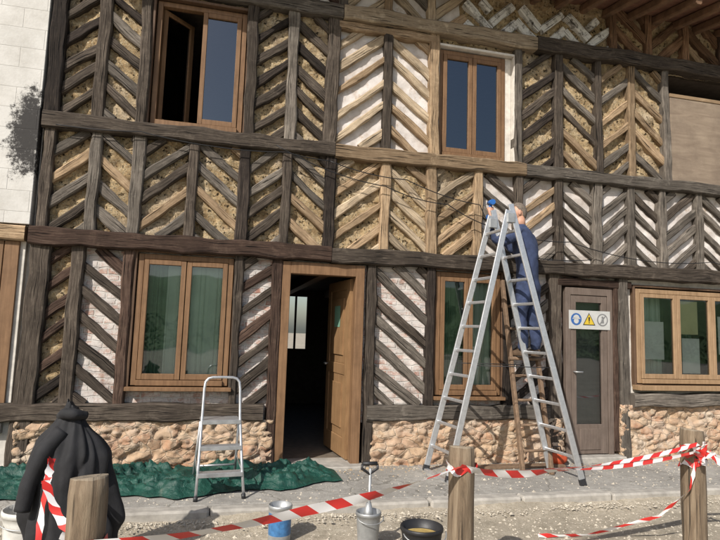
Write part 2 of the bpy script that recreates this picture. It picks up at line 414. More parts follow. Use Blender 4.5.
# ------------------------------------------------------------------ infill sheets
XL,XR=-1.84,8.6
holes=[(-.86,.13,3.58,5.0),(2.43,3.41,3.58,4.96),(-.86,.13,.82,2.19),(.66,1.57,-.1,2.19),(2.41,3.27,.74,2.19),(4.10,4.80,-.1,2.1),(5.12,6.9,.9,2.12),(5.72,8.4,4.74,5.06)]
def inhole(x,z):
    for a,b,c,d in holes:
        if a<x<b and c<z<d: return True
    return False
def infill_type(x,z):
    if z<2.3:
        if x<-1.45 : return 'cob_infill'
        if x>4.8: return 'reveal_plaster'
        return 'brick_infill'
    if z>5.15:
        return 'plaster_infill' if x<2.7 else 'cob_infill'
    if z>3.48:
        return 'plaster_infill' if 1.1<x<2.35 else 'cob_infill'
    if x<2.93: return 'cob_infill'
    return 'plaster_infill'
mb=MB(); st=.03
nx=int((XR-XL)/st); z0=.45; nz=int((6.1-z0)/st)
for j in range(nz+1):
    for i in range(nx+1):
        x=XL+i*st; z=z0+j*st; t=infill_type(x,z)
        amp={'cob_infill':.036,'plaster_infill':.016,'brick_infill':.02}.get(t,.006)
        y=.062+amp*noise.fractal(Vector((x*6,z*6,3)),.8,2.2,4)
        if t=='cob_infill': y+=.016*noise.noise(Vector((x*28,z*28,1)))
        mb.v.append((x,y,z))
for j in range(nz):
    for i in range(nx):
        x=XL+(i+.5)*st; z=z0+(j+.5)*st
        if inhole(x,z): continue
        a=j*(nx+1)+i; mb.face([a,a+1,a+nx+2,a+nx+1],infill_type(x,z),smooth=True)
mb.obj('wall_infill',house)
def plinth(x0,x1,zt,name):
    m=MB(); s=.0175; nx=int((x1-x0)/s); nz=int((zt+.12)/s)
    for j in range(nz+1):
        for i in range(nx+1):
            x=x0+(x1-x0)*i/nx; z=-.1+(zt+.1)*j/nz
            q=noise.noise(Vector((x*5,z*5,2)))*.7
            d,_=noise.voronoi(Vector((x*5.6+q,0.3,z*10+q)))
            e=min(.5,d[1]-d[0])
            y=-.012-.036*min(1,e*3.5)+.028*noise.fractal(Vector((x*9,z*9,5)),.8,2.2,4)+.03*noise.noise(Vector((x*2,z*2,8)))
            if i in(0,nx): y+=.03
            m.v.append((x,y,z))
    for j in range(nz):
        for i in range(nx):
            a=j*(nx+1)+i; m.face([a,a+1,a+nx+2,a+nx+1],'rubble_stone',smooth=True)
    b=len(m.v); 
    for p in ((x0,.2,-.1),(x0,.2,zt),(x0,-.01,zt),(x0,-.01,-.1),(x1,.2,-.1),(x1,.2,zt),(x1,-.01,zt),(x1,-.01,-.1)): m.v.append(p)
    m.face([b,b+1,b+2,b+3],'rubble_stone'); m.face([b+7,b+6,b+5,b+4],'rubble_stone')
    m.obj(name,house)
plinth(-1.84,.62,.5,'plinth_stone'); plinth(1.66,4.08,.5,'plinth_stone_middle'); plinth(4.86,8.6,.66,'plinth_stone_end')

# ------------------------------------------------------------------ timbers
T=MB()
def pick(opts):
    r=R()*sum(w for _,w in opts)
    for m,w in opts:
        r-=w
        if r<=0: return m
    return opts[-1][0]
DARK=[('timber_dark',5),('timber_black',2),('timber_grey',2)]
LEFTLOW=[('timber_dark',3),('timber_grey',4),('timber_tan',2)]
TAN=[('timber_tan',3),('timber_pale',4),('timber_grey',1)]
RIGHT=[('timber_dark',3),('timber_grey',4),('timber_tan',2)]
ORANGE=[('timber_tan',5),('timber_grey',2),('timber_dark',1)]
GREY=[('timber_grey',5),('timber_dark',1)]
BROWN=[('timber_brown',4),('timber_black',3),('timber_dark',2)]
def post(x,z0,z1,w,opts,lean=0,yf=-.03):
    T.timber((x,z0),(x+lean,z1),w,yf+U(-.006,.006),.08,pick(opts))
def rail(x0,x1,z,w,yf,opts,dz=0,tone=None):
    T.timber((x0,z),(x1,z+dz),w,yf,.09,pick(opts),seg=.12,wob=1.4,tone=tone)
def chev(xl,xr,zb,zt,kind,opts,slope=.8,sp=.29,w=.1,ph=None):
    k0=U(0,sp) if ph is None else ph
    z=zb-slope*(xr-xl)*1.2-sp+k0
    while z<zt+slope*(xr-xl)*1.2+sp:
        zz=z+U(-.02,.02); sl=slope*U(.92,1.08); ww=w*U(.8,1.16)
        if kind=='/': f=lambda x: zz+sl*(x-xl)
        else: f=lambda x: zz+sl*(xr-x)
        xs=[xl+(xr-xl)*t/60 for t in range(61)]
        ins=[x for x in xs if zb-.02<f(x)<zt+.02]
        if len(ins)>7:
            a,b=ins[0],ins[-1]
            T.timber((a,f(a)),(b,f(b)),ww,.0+U(-.01,.01),.075,pick(opts),seg=.07)
        z+=sp
for x,w,o in ((-1.77,.15,DARK),(-1.35,.12,DARK),(-.92,.11,DARK),(.2,.12,DARK),(.65,.12,DARK),(1.10,.15,DARK),(1.77,.1,DARK),(2.36,.12,TAN),(3.47,.1,DARK),(4.03,.12,DARK),(4.62,.09,RIGHT),(5.11,.1,ORANGE),(5.66,.11,ORANGE)):
    post(x,3.5,5.1,w,o,U(-.02,.02))
for xl,xr,k,o in ((-1.77,-1.35,'/',DARK),(-1.35,-.92,'\\',DARK),(.2,.65,'/',DARK),(.65,1.1,'\\',DARK),(1.1,1.77,'/',TAN),(1.77,2.36,'\\',TAN),(3.47,4.03,'/',DARK),(4.03,4.62,'\\',RIGHT),(4.62,5.11,'/',ORANGE),(5.11,5.66,'\\',ORANGE)):
    chev(xl,xr,3.57,5.05,k,o,sp=.265 if xl<1 else .285,w=.095)
PX=[-1.77,-1.33,-.92,-.37,.17,.63,1.13,1.77,2.35,2.93,3.47,4.03,4.57,5.07,5.56,6.13,6.7,7.3,7.9,8.5]
for i,x in enumerate(PX):
    o=DARK if x<1.2 else TAN if x<3 else DARK if x<4.2 else GREY
    post(x,2.3,3.45,U(.1,.13),o,U(-.015,.015))
for i in range(len(PX)-1):
    xl,xr=PX[i],PX[i+1]
    o=LEFTLOW if xl<1.1 else TAN if xl<2.9 else RIGHT if xl<4 else GREY
    chev(xl,xr,2.37,3.4,'/' if i%2==0 else '\\',o,slope=.85 if xl<1 else .78,sp=.265 if xl<4 else .24,w=.095 if xl<4 else .085)
# ground floor
T.timber((-1.8,-.08),(-1.74,2.3),.19,-.035,.09,'timber_dark')
for x,w,o in ((-1.42,.13,BROWN),(-.93,.11,BROWN),(.18,.09,BROWN),(.585,.11,BROWN),(1.645,.11,DARK),(2.355,.1,DARK),(3.32,.1,DARK),(3.96,.17,DARK)):
    post(x,.6 if x not in(.585,1.645,3.96) else -.05,2.28,w,o,U(-.01,.01))
T.timber((4.94,-.05),(4.93,2.28),.13,-.03,.09,'timber_grey'); 
for xl,xr,k,o in ((-1.75,-1.42,'/',BROWN),(-1.42,-.93,'\\',[('timber_brown',2),('timber_dark',3)]),(.18,.585,'/',BROWN),(1.645,2.355,'\\',[('timber_grey',3),('timber_dark',2)]),(3.32,3.96,'/',DARK)):
    chev(xl,xr,.66,2.2,k,o,sp=.26,w=.095)
T.timber((4.0,2.14),(5.05,2.14),.1,-.026,.09,'timber_brown')
T.timber((4.82,.1),(4.82,2.15),.07,-.01,.09,'timber_brown')
# beams
rail(-1.86,1.16,2.295,.17,-.085,[('timber_brown',1)],tone=.95); rail(1.165,4.05,2.285,.175,-.08,[('timber_dark',1)],.02,.8); rail(4.055,8.6,2.3,.17,-.09,[('timber_dark',1)],.02,.85)
rail(-1.84,1.16,3.485,.155,-.07,[('timber_dark',1)],tone=1.); rail(1.165,3.55,3.475,.165,-.065,[('timber_tan',1)],.02,.65); rail(3.555,8.6,3.49,.15,-.07,[('timber_grey',1)],tone=.7)
rail(-1.84,1.2,5.14,.17,-.07,[('timber_grey',1)],tone=.8); rail(1.205,3.7,5.14,.17,-.085,[('timber_pale',1)],tone=.7); rail(3.705,8.6,5.15,.18,-.08,[('timber_dark',1)],.03)
rail(1.13,2.36,5.0,.1,-.035,[('timber_tan',1)])
rail(-2.0,.5,.58,.165,-.07,[('timber_dark',1)]); rail(1.62,3.86,.57,.16,-.07,[('timber_grey',1)],tone=.8); rail(5.0,8.6,.72,.16,-.1,[('timber_grey',1)])
# above the plate
AX=[-1.8,-1.3,-.8,-.3,.2,.7,1.2,1.75,2.3,2.75,3.1,3.45,3.8,4.15,4.5,4.85,5.4,6.0,6.6,7.2,7.8,8.5]
SOFF=[('timber_soffit',3),('timber_brown',1),('timber_tan',1)]
for i in range(len(AX)-1):
    xl,xr=AX[i],AX[i+1]; w=2.7<xl<4.8
    o=[('timber_whitewashed',1)] if w else TAN if 1<xl<2.5 else SOFF if xl>4.8 else BROWN
    if not w: post(xl,5.2,5.95,.1,o)
    chev(xl,xr,5.24,5.95 if not w else 5.62,'/' if i%2==0 else '\\',o,slope=.9,sp=.3 if not w else .25,w=.11 if not w else .1)
T.obj('timber_frame',house)

# ------------------------------------------------------------------ eaves, roof, flanks
E=MB()
def slab(p0,p1,p2,p3,th,mat):
    n=(Vector(p1)-Vector(p0)).cross(Vector(p3)-Vector(p0)).normalized()*th
    P=[Vector(p) for p in (p0,p1,p2,p3)]; Q=[p+n for p in P]
    E.quad(P,mat); E.quad(Q[::-1],mat)
    for i in range(4):
        j=(i+1)%4; E.quad([P[i],Q[i],Q[j],P[j]],mat)
# sprocketed (flattened) eaves: rafter feet carried out over the wall, boards above them
EY,EZ,WZ=-.78,5.70,5.86
for k in range(6):
    a=k/6; b=(k+1)/6; off=.004*(k%2)
    y0=EY+(.9)*a; y1=EY+.9*b-.006; za=EZ+(WZ-EZ)*a+off; zb=EZ+(WZ-EZ)*b+off
    slab((-1.85,y0,za),(-1.85,y1,zb),(8.6,y1,zb),(8.6,y0,za),-.025,'roof_boards')
slab((-1.87,EY-.05,EZ+.035),(-1.87,.2,WZ+.06),(8.62,.2,WZ+.06),(8.62,EY-.05,EZ+.035),.05,'roof_tile')
slab((-1.87,.2,WZ+.065),(-1.87,3.4,8.64),(8.62,3.4,8.64),(8.62,.2,WZ+.065),.05,'roof_tile')
x=-1.7
while x<8.5:
    E.bar((x,EY+.02,EZ-.062),(x+U(-.01,.01),.1,WZ-.075),.085,.11,'rafter_wood'); x+=.36
slab((-1.86,.1,-.1),(-1.86,6,-.1),(-1.86,6,6.1),(-1.86,.1,6.1),-.05,'reveal_plaster')
slab((8.6,.1,-.1),(8.6,6,-.1),(8.6,6,6.1),(8.6,.1,6.1),.05,'reveal_plaster')
slab((-1.86,6,8.6),(-1.86,3.4,8.6),(8.6,3.4,8.6),(8.6,6,8.6),.05,'roof_tile')
E.obj('roof_and_eaves',house)
# rooms
Rm=MB()
def q(m,*p): Rm.quad(p,m)
def room(x0,x1,y0,y1,z0,z1):
    q('interior_floor',(x0,y0,z0),(x1,y0,z0),(x1,y1,z0),(x0,y1,z0)); q('interior_wall',(x0,y0,z1),(x0,y1,z1),(x1,y1,z1),(x1,y0,z1))
    q('interior_wall',(x0,y0,z0),(x0,y1,z0),(x0,y1,z1),(x0,y0,z1)); q('interior_wall',(x1,y0,z0),(x1,y0,z1),(x1,y1,z1),(x1,y1,z0))
room(-1.8,8.5,.13,5.2,.012,2.24); room(-1.8,8.5,.13,5.2,2.45,5.1)
q('interior_wall',(-1.8,5.2,2.45),(8.5,5.2,2.45),(8.5,5.2,5.1),(-1.8,5.2,5.1))
for a in (((-1.8,1.22),(0,2.24)),((1.72,8.5),(0,2.24)),((1.22,1.72),(0,1.05)),((1.22,1.72),(2.15,2.24))):
    (xa,xb),(za,zb)=a; q('interior_wall',(xa,5.2,za),(xb,5.2,za),(xb,5.2,zb),(xa,5.2,zb))
Rm.box(1.2,1.74,5.14,5.19,1.03,1.08,'dark_joinery');Rm.box(1.2,1.74,5.14,5.19,2.11,2.16,'dark_joinery');Rm.box(1.45,1.49,5.14,5.19,1.08,2.11,'dark_joinery');Rm.box(1.2,1.25,5.14,5.19,1.08,2.11,'dark_joinery');Rm.box(1.69,1.74,5.14,5.19,1.08,2.11,'dark_joinery')
Rm.box(.35,.6,3.0,3.5,.0,.9,'dark_joinery'); Rm.box(.45,.52,2.0,2.1,0,2.2,'dark_joinery')
for xx in (.2,1.1,2.0,3.0): Rm.box(xx,xx+.12,.3,5.1,2.08,2.235,'dark_joinery')
Rm.obj('interior_rooms',house)

# ------------------------------------------------------------------ windows and doors
W=MB()
def window(x0,x1,z0,z1,y,nc,mat,gl,open_left=False,fw=.055,sw=.05):
    W.box(x0,x0+fw,y,y+.07,z0,z1,mat); W.box(x1-fw,x1,y,y+.07,z0,z1,mat)
    W.box(x0+fw,x1-fw,y,y+.07,z1-fw,z1,mat); W.box(x0+fw-.002,x1-fw+.002,y-.03,y+.07,z0,z0+fw,mat)
    iw=(x1-x0-2*fw)/nc
    for i in range(nc):
        a=x0+fw+i*iw+.004; b=a+iw-.008; c=z0+fw+.004; d=z1-fw-.004; yy=y-.012
        if open_left and i==0:
            hx=a; 
            for t0,t1,zc,zd in ((0,sw,c,d),(iw-sw,iw,c,d),(sw,iw-sw,c,c+sw),(sw,iw-sw,d-sw,d)):
                dx,dy=.7,.714
                W.bar((hx+dx*t0,y+.06+dy*t0,(zc+zd)/2),(hx+dx*t1,y+.06+dy*t1,(zc+zd)/2),.04,zd-zc,mat)
            W.quad([(hx+.7*sw,y+.06+.714*sw,c+sw),(hx+.7*(iw-sw),y+.06+.714*(iw-sw),c+sw),(hx+.7*(iw-sw),y+.06+.714*(iw-sw),d-sw),(hx+.7*sw,y+.06+.714*sw,d-sw)],gl)
            continue
        W.box(a,a+sw,yy,yy+.05,c,d,mat); W.box(b-sw,b,yy,yy+.05,c,d,mat)
        W.box(a+sw,b-sw,yy,yy+.05,d-sw,d,mat); W.box(a+sw,b-sw,yy,yy+.05,c,c+sw*1.2,mat)
        W.quad([(a+sw,yy+.025,c+sw),(b-sw,yy+.025,c+sw),(b-sw,yy+.025,d-sw),(a+sw,yy+.025,d-sw)],gl)
def reveal(x0,x1,z0,z1,y0,y1,mat,bottom=None):
    t=.03
    W.box(x0-t,x0,y0,y1,z0-t,z1+t,mat); W.box(x1,x1+t,y0,y1,z0-t,z1+t,mat)
    W.box(x0,x1,y0,y1,z1,z1+t,mat); W.box(x0,x1,y0,y1,z0-t,z0,bottom or mat)
reveal(-.85,.13,3.57,4.99,.0,.26,'dark_joinery'); window(-.84,.12,3.58,4.98,.06,2,'oak_joinery','window_glass_coated',True)
reveal(2.42,3.41,3.57,4.95,.0,.3,'reveal_plaster'); window(2.43,3.32,3.58,4.93,.06,2,'oak_joinery','window_glass_coated'); W.box(3.322,3.408,.07,.12,3.575,4.945,'reveal_plaster')
reveal(-.85,.13,.83,2.2,.0,.24,'dark_joinery'); window(-.84,.12,.84,2.185,.02,2,'oak_joinery','window_glass')
reveal(2.42,3.26,.75,2.2,.0,.24,'dark_joinery'); window(2.43,3.25,.76,2.18,.02,2,'oak_joinery','window_glass')
reveal(5.12,6.9,.91,2.13,.0,.24,'dark_joinery'); window(5.13,6.89,.92,2.11,.0,3,'light_joinery','window_glass')
W.box(-.88,.16,-.07,.05,.79,.83,'oak_joinery'); W.box(2.4,3.28,-.07,.05,.71,.75,'oak_joinery'); W.box(5.08,6.94,-.11,.04,.84,.9,'light_joinery')
W.obj('window_joinery',house)
# curtains (their green stands in for greenery mirrored in the panes) and papers
C=MB()
def curtain(x0,x1,z0,z1,y,m='curtain_reflected_green',k=.9,am=.022):
    b=len(C.v); n=int((x1-x0)*130)+4
    for i in range(n+1):
        x=x0+(x1-x0)*i/n; yy=y+am*math.sin(i*k+math.sin(i*.3)*2)
        C.v.append((x,yy,z0)); C.v.append((x+.01*math.sin(i),yy*1.0+.01,z1))
    for i in range(n): C.face([b+2*i,b+2*i+2,b+2*i+3,b+2*i+1],m,smooth=True)
curtain(-.80,-.34,.85,2.15,.13); curtain(-.33,.09,.85,2.15,.11,'net_curtain_reflected_green',.5,.01)
curtain(-.55,-.42,.85,2.15,.10,'net_curtain_reflected_green',.7,.008)
curtain(2.47,2.82,.8,2.15,.13); curtain(2.9,3.22,.8,2.15,.12,'net_curtain_reflected_green')
curtain(5.2,5.66,.95,2.05,.2,'net_curtain_reflected_green'); curtain(5.8,6.3,.95,2.05,.35)
C.obj('curtains',house)
Pp=MB()
def paper(x0,x1,z0,z1,y,m): Pp.quad([(x0,y,z0),(x1,y,z0),(x1,y+.002,z1),(x0,y+.004,z1)],m)
paper(5.26,5.55,1.22,1.7,.018,'white_paper'); paper(5.80,6.08,1.55,1.98,.018,'yellow_paper'); paper(5.83,6.10,1.05,1.5,.02,'white_paper'); paper(6.4,6.7,1.3,1.8,.018,'white_paper')
Pp.obj('papers_on_window',house)
D=MB()
D.box(.64,.73,-.02,.12,-.02,2.19,'oak_joinery'); D.box(1.46,1.56,-.02,.12,-.02,2.19,'oak_joinery'); D.box(.73,1.46,-.02,.12,2.06,2.19,'oak_joinery')
D.box(.6,1.6,-.16,.3,-.06,.03,'kerb_stone',bev=.01)
o=Vector((1.45,.13,0)); dr=Vector((-.10,.995,0)); nr=Vector((-.995,-.10,0))
def lp(t,z,off=0): p=o+dr*t+nr*off; return (p.x,p.y,z)
LW=.84
for t0,t1,z0_,z1_ in ((0,.11,.04,2.05),(LW-.11,LW,.04,2.05),(.11,LW-.11,.04,.26),(.11,LW-.11,1.93,2.05),(.11,LW-.11,.95,1.08)):
    D.bar(lp(t0,(z0_+z1_)/2,.0),lp(t1,(z0_+z1_)/2,.0),.045,z1_-z0_,'door_wood')
D.bar(lp(.11,.605),lp(LW-.11,.605),.025,.69,'door_wood'); D.bar(lp(.11,1.505),lp(LW-.11,1.505),.025,.85,'door_wood')
D.bar(lp(.2,.605,.02),lp(LW-.2,.605,.02),.02,.5,'door_wood')
D.bar(lp(.2,1.505,.02),lp(LW-.2,1.505,.02),.02,.66,'door_wood')
D.tube([lp(LW-.06,1.05,.02),lp(LW-.06,1.05,.07),lp(LW-.16,1.05,.075)],.011,'galvanised_steel')
D.quad([lp(.3,1.5,.034),lp(.52,1.5,.034),lp(.52,1.75,.034),lp(.3,1.75,.034)],'green_paper')
D.obj('front_door',house)
G=MB()
x0,x1=4.12,4.78
G.box(x0,x0+.07,.0,.09,.06,2.08,'brown_grey_door'); G.box(x1-.07,x1,.0,.09,.06,2.08,'brown_grey_door'); G.box(x0+.07,x1-.07,.0,.09,1.99,2.08,'brown_grey_door')
G.box(x0+.075,x0+.15,.01,.07,.07,1.985,'brown_grey_door'); G.box(x1-.15,x1-.075,.01,.07,.07,1.985,'brown_grey_door'); G.box(x0+.15,x1-.15,.01,.07,.07,.42,'brown_grey_door'); G.box(x0+.15,x1-.15,.01,.07,1.9,1.985,'brown_grey_door')
G.box(x0+.19,x1-.19,.0,.02,.12,.37,'brown_grey_door')
G.quad([(x0+.15,.04,.42),(x1-.15,.04,.42),(x1-.15,.04,1.9),(x0+.15,.04,1.9)],'window_glass')
G.quad([(x0,.12,.1),(x1,.12,.1),(x1,.12,2.05),(x0,.12,2.05)],'door_backing')
G.tube([(x0+.11,.01,1.05),(x0+.11,-.04,1.05),(x0+.2,-.045,1.05)],.01,'galvanised_steel')
G.box(4.05,4.85,-.14,.3,-.06,.06,'kerb_stone',bev=.01)
G.obj('side_door',house)
PW=MB(); PW.box(5.73,7.1,.0,.03,3.565,4.73,'plywood'); PW.box(7.105,8.5,.004,.034,3.565,4.73,'plywood'); PW.box(5.72,8.5,-.01,.04,4.73,4.78,'timber_tan'); PW.obj('plywood_panel',house)

# safety sign (flat panel with pictograms)
S=MB(); y=-.006
S.box(4.16,4.74,y,y+.006,1.57,1.80,'sign_white',bev=.001)
def disc(cx,cz,r,m,yy,n=28,a0=0,a1=2*math.pi):
    S.quad([(cx+r*math.cos(a0+(a1-a0)*k/n),yy,cz+r*math.sin(a0+(a1-a0)*k/n)) for k in range(n)],m)
disc(4.26,1.69,.075,'sign_blue',y-.001)
disc(4.26,1.67,.034,'sign_white',y-.002); disc(4.26,1.70,.045,'sign_white',y-.003,16,0,math.pi); S.quad([(4.205,y-.004,1.693),(4.315,y-.004,1.693),(4.315,y-.004,1.703),(4.205,y-.004,1.703)],'sign_white')
def tri(cx,cz,r,m,yy): S.quad([(cx-r,yy,cz-r*.8),(cx+r,yy,cz-r*.8),(cx,yy,cz+r*.95)],m)
tri(4.44,1.69,.088,'sign_black',y-.001); tri(4.44,1.688,.072,'sign_yellow',y-.002)
S.quad([(4.433,y-.003,1.665),(4.447,y-.003,1.665),(4.452,y-.003,1.72),(4.428,y-.003,1.72)],'sign_black'); disc(4.44,1.651,.008,'sign_black',y-.003,12)
disc(4.63,1.69,.078,'sign_grey',y-.001); disc(4.63,1.69,.062,'sign_white',y-.002)
S.quad([(4.585,y-.003,1.64),(4.595,y-.003,1.63),(4.675,y-.003,1.735),(4.665,y-.003,1.745)],'sign_grey'); disc(4.63,1.72,.016,'sign_grey',y-.003,14)
S.quad([(4.61,y-.004,1.65),(4.65,y-.004,1.65),(4.645,y-.004,1.70),(4.615,y-.004,1.70)],'sign_grey')
S.obj('safety_sign')

# cables
def cable(pts,sag,r=.0055,name='power_cable'):
    m=MB(); out=[]
    for i in range(len(pts)-1):
        a=Vector(pts[i]);b=Vector(pts[i+1]); sg=sag*(b-a).length
        for k in range(14):
            t=k/14; p=a.lerp(b,t); p.z-=sg*4*t*(1-t); out.append(p)
    out.append(Vector(pts[-1])); m.tube(out,r,'cable_black',6); m.obj(name)
cable([(-1.7,-.09,3.42),(-.9,-.09,3.44),(-.1,-.09,3.36),(.6,-.1,3.38),(1.1,-.1,3.33)],.02)
cable([(.5,-.09,3.45),(1.75,-.11,3.1),(2.5,-.13,2.95),(3.1,-.13,2.72),(4.1,-.13,2.62),(6.2,-.12,2.5),(8.4,-.12,2.5)],.05)
cable([(1.1,-.1,3.33),(2.0,-.11,3.2),(2.9,-.13,2.98),(3.2,-.13,2.45),(4.4,-.12,2.42)],.04)

# ------------------------------------------------------------------ neighbour
nb=empty('white_block_house')
B=MB()
B.box(-12,-1.87,-.03,5,2.4,8.5,'painted_block'); B.box(-12,-3.3,-.03,5,-.1,2.395,'reveal_plaster'); B.box(-3.3,-1.9,.03,5,-.1,2.395,'reveal_plaster')
B.obj('block_walls',nb)
B=MB(); B.timber((-3.6,2.31),(-1.9,2.31),.15,-.06,.06,'timber_tan')
for i in range(9):
    xx=-3.2+i*.14; B.box(xx,xx+.132,-.0,.03,.5,2.23,'oak_joinery')
B.box(-3.25,-1.95,-.04,.04,.38,.49,'kerb_stone'); B.obj('shutter_and_lintel',nb)
B=MB(); B.box(-12.3,-1.8,-.4,3,8.5,8.6,'roof_tile'); B.obj('roof',nb)

# ------------------------------------------------------------------ ground
g=MB(); g.quad([(-250,-250,-.1),(250,-250,-.1),(250,250,-.1),(-250,250,-.1)],'gravel_ground'); g.obj('ground')
g=MB(); g.box(-30,30,-1.2,.06,-.3,0,'pavement_concrete'); g.obj('pavement')
g=MB(); x=-20
while x<24:
    w=U(.85,1.0); g.box(x,x+w-.01,-1.34+U(-.008,.008),-1.206,-.3,.004+U(-.008,.008),'kerb_stone',bev=.018); x+=w
g.obj('kerb')
# gravel banked up against the kerb
g=MB(); nx,ny=420,12
for i in range(nx+1):
    X=-8+18*i/nx; hgt=.055+.04*noise.noise(Vector((X*1.3,0,0)))+.012*noise.noise(Vector((X*9,0,0))); wd=.34+.16*noise.noise(Vector((X*.9,4,0)))
    for j in range(ny+1):
        v=j/ny; g.v.append((X,-1.325-wd*v,-.104+hgt*(1-v)**1.6+.006*noise.noise(Vector((X*20,v*9,1)))*(1-v)))
for i in range(nx):
    for j in range(ny):
        a=i*(ny+1)+j; g.face([a,a+1,a+ny+2,a+ny+1],'gravel_ground',smooth=True)
g.obj('gravel_bank')
g=MB()
for i in range(13000):
    x=U(-3.5,6.8); mt='pebble'
    if R()<.22:
        zb=0; 
        if R()<.5: yy=U(-1.2,-.05)
        else: yy=-abs(random.gauss(0,.16))-.05; mt='cob_crumb'
    else: yy=-1.36-abs(random.gauss(0,1.3)) if R()<.8 else -1.36-abs(random.gauss(0,.08)); zb=-.1 if yy<-1.6 else -.07
    r=U(.003,.012)*(1 if R()<.93 else 2.); b=len(g.v); a=U(0,6)
    for k in range(5): g.v.append((x+r*math.cos(a+k*1.257)*U(.7,1.2),yy+r*math.sin(a+k*1.257)*U(.7,1.2),zb))
    g.v.append((x+U(-.3,.3)*r,yy+U(-.3,.3)*r,zb+r*U(.5,.9)))
    for k in range(5): g.face([b+k,b+(k+1)%5,b+5],mt)
g.obj('gravel')

# ------------------------------------------------------------------ tarp
t=MB(); nx,ny=240,80
for i in range(nx+1):
    for j in range(ny+1):
        u=i/nx; v=j/ny; x=-2.7+u*3.95
        front=-.95+.16*noise.noise(Vector((x*2.1,0,0)))+.05*noise.noise(Vector((x*9,3,0)))+(.0 if x<.2 else (x-.2)*.33)
        back=-.08-(0 if x<.3 else (x-.3)*.12)+.03*noise.noise(Vector((x*3,5,0)))
        yy=back+(front-back)*v
        n1=noise.fractal(Vector((x*1.8,yy*2.4,0)),.7,2.1,4)
        rg=max(0,1-abs(noise.noise(Vector((x*1.7+n1*.8,yy*3+n1*1.5,2))))*4.0)
        rg2=max(0,1-abs(noise.noise(Vector((x*3.2+yy*4+n1,yy*3-x*2,6))))*4.5)
        e=min(1,min(v,1-v)*6,min(u+.1,1-u)*14)
        z=.015+e*(.035+.045*n1+.055*rg**1.5+.03*rg2**1.5)
        z+=e*.12*math.exp(-((v-.12)/.16)**2)*max(0,noise.noise(Vector((x*1.3,7,0)))+.45)
        t.v.append((x,min(yy,-.07),max(.012,z)))
for i in range(nx):
    for j in range(ny):
        a=i*(ny+1)+j; t.face([a,a+1,a+ny+2,a+ny+1][::-1],'green_tarpaulin',smooth=True)
t.obj('green_tarpaulin')

# ------------------------------------------------------------------ step ladder (small, aluminium)
L=MB(); rot=Matrix.Rotation(math.radians(6),3,'Z'); base=Vector((.09,-1.08,.0))
def sl(x,y,z): return tuple(base+rot@Vector((x,y,z)))
r=.0125
hoop=[sl(-.2,0,.01),sl(-.182,.1,.3),sl(-.165,.22,.66),sl(-.158,.25,.9)]
hoop+= [sl(-.15,.258,.96),sl(-.125,.262,.99),sl(-.09,.264,1.0),sl(0,.265,1.002),sl(.09,.264,1.0),sl(.125,.262,.99),sl(.15,.258,.96)]
hoop+= [sl(.158,.25,.9),sl(.165,.22,.66),sl(.182,.1,.3),sl(.2,0,.01)]
L.tube(hoop,r,'aluminium',10)
for z,yy,hw,dp in ((.2,.07,.187,.1),(.41,.14,.178,.1),(.62,.215,.168,.24)):
    L.bar(sl(-hw,yy+dp/2-.03,z),sl(hw,yy+dp/2-.03,z),dp,.025,'aluminium')
    L.bar(sl(-hw,yy-.032,z-.005),sl(hw,yy-.032,z-.005),.012,.035,'galvanised_steel')
for s_ in (-1,1):
    L.tube([sl(s_*.168,.3,.61),sl(s_*.19,.55,.01)],r,'aluminium',10)
    L.tube([sl(s_*.2,0,0),sl(s_*.197,.01,.04)],.019,'black_plastic',10); L.tube([sl(s_*.19,.55,0),sl(s_*.188,.542,.04)],.019,'black_plastic',10)
L.tube([sl(-.183,.48,.18),sl(.183,.48,.18)],.01,'aluminium',8)
L.tube([sl(-.19,.07,.2),sl(-.185,.44,.27)],.006,'aluminium',6); L.tube([sl(.19,.07,.2),sl(.185,.44,.27)],.006,'aluminium',6)
L.obj('step_ladder')

# ------------------------------------------------------------------ large A-frame ladder
A=MB()
top=Vector((2.9,-.66,2.72)); ax=Vector((1,-.08,0)).normalized(); pr=Vector((-.10,1,0)).normalized()
fl=Vector((2.25,-.54,0.01)); fr=Vector((3.58,-.80,0.01))
def side(foot,off,wb,wt,nr,ext):
    a0=foot-pr*wb/2; a1=foot+pr*wb/2; t0=top+ax*off-pr*wt/2; t1=top+ax*off+pr*wt/2
    d0=(t0-a0); d1=(t1-a1)
    for a,t_ in ((a0,t0),(a1,t1)):
        A.bar(a,t_+(t_-a)*ext,.026,.062,'aluminium',up=ax)
        A.bar(a-(t_-a)*.001,a+(t_-a)*.02,.034,.07,'black_plastic',up=ax)
    for k in range(nr):
        f=(k+1)/(nr+.6); A.bar(a0+d0*f,a1+d1*f,.03,.03,'aluminium')
side(fl,-.035,.5,.34,10,.02); side(fr,.035,.5,.34,10,.045)
A.bar(fl-pr*.4,fl+pr*.4,.05,.04,'aluminium')
for s_ in (-.17,.17):
    A.box(top.x+pr.x*s_-.045,top.x+pr.x*s_+.045,top.y+pr.y*s_-.03,top.y+pr.y*s_+.03,2.64,2.74,'galvanised_steel')
    A.tube([fl.lerp(top,.42)+pr*s_*1.3,fr.lerp(top,.42)+pr*s_*1.3],.005,'black_plastic',6)
A.obj('aluminium_trestle_ladder')
# wooden ladder behind
L=MB()
for x in (3.2,3.54): L.bar((x,-.6,0),(x+.0,-.12,2.1),.038,.065,'ladder_wood',up=(0,1,0))
for k in range(7):
    z=.24+k*.26; yy=-.6+z*.227; L.tube([(3.2,yy,z),(3.54,yy,z)],.015,'ladder_wood',8)
L.tube([(3.16,-.36,1.21),(3.58,-.36,1.21)],.02,'ladder_wood',8)
L.obj('wooden_ladder')

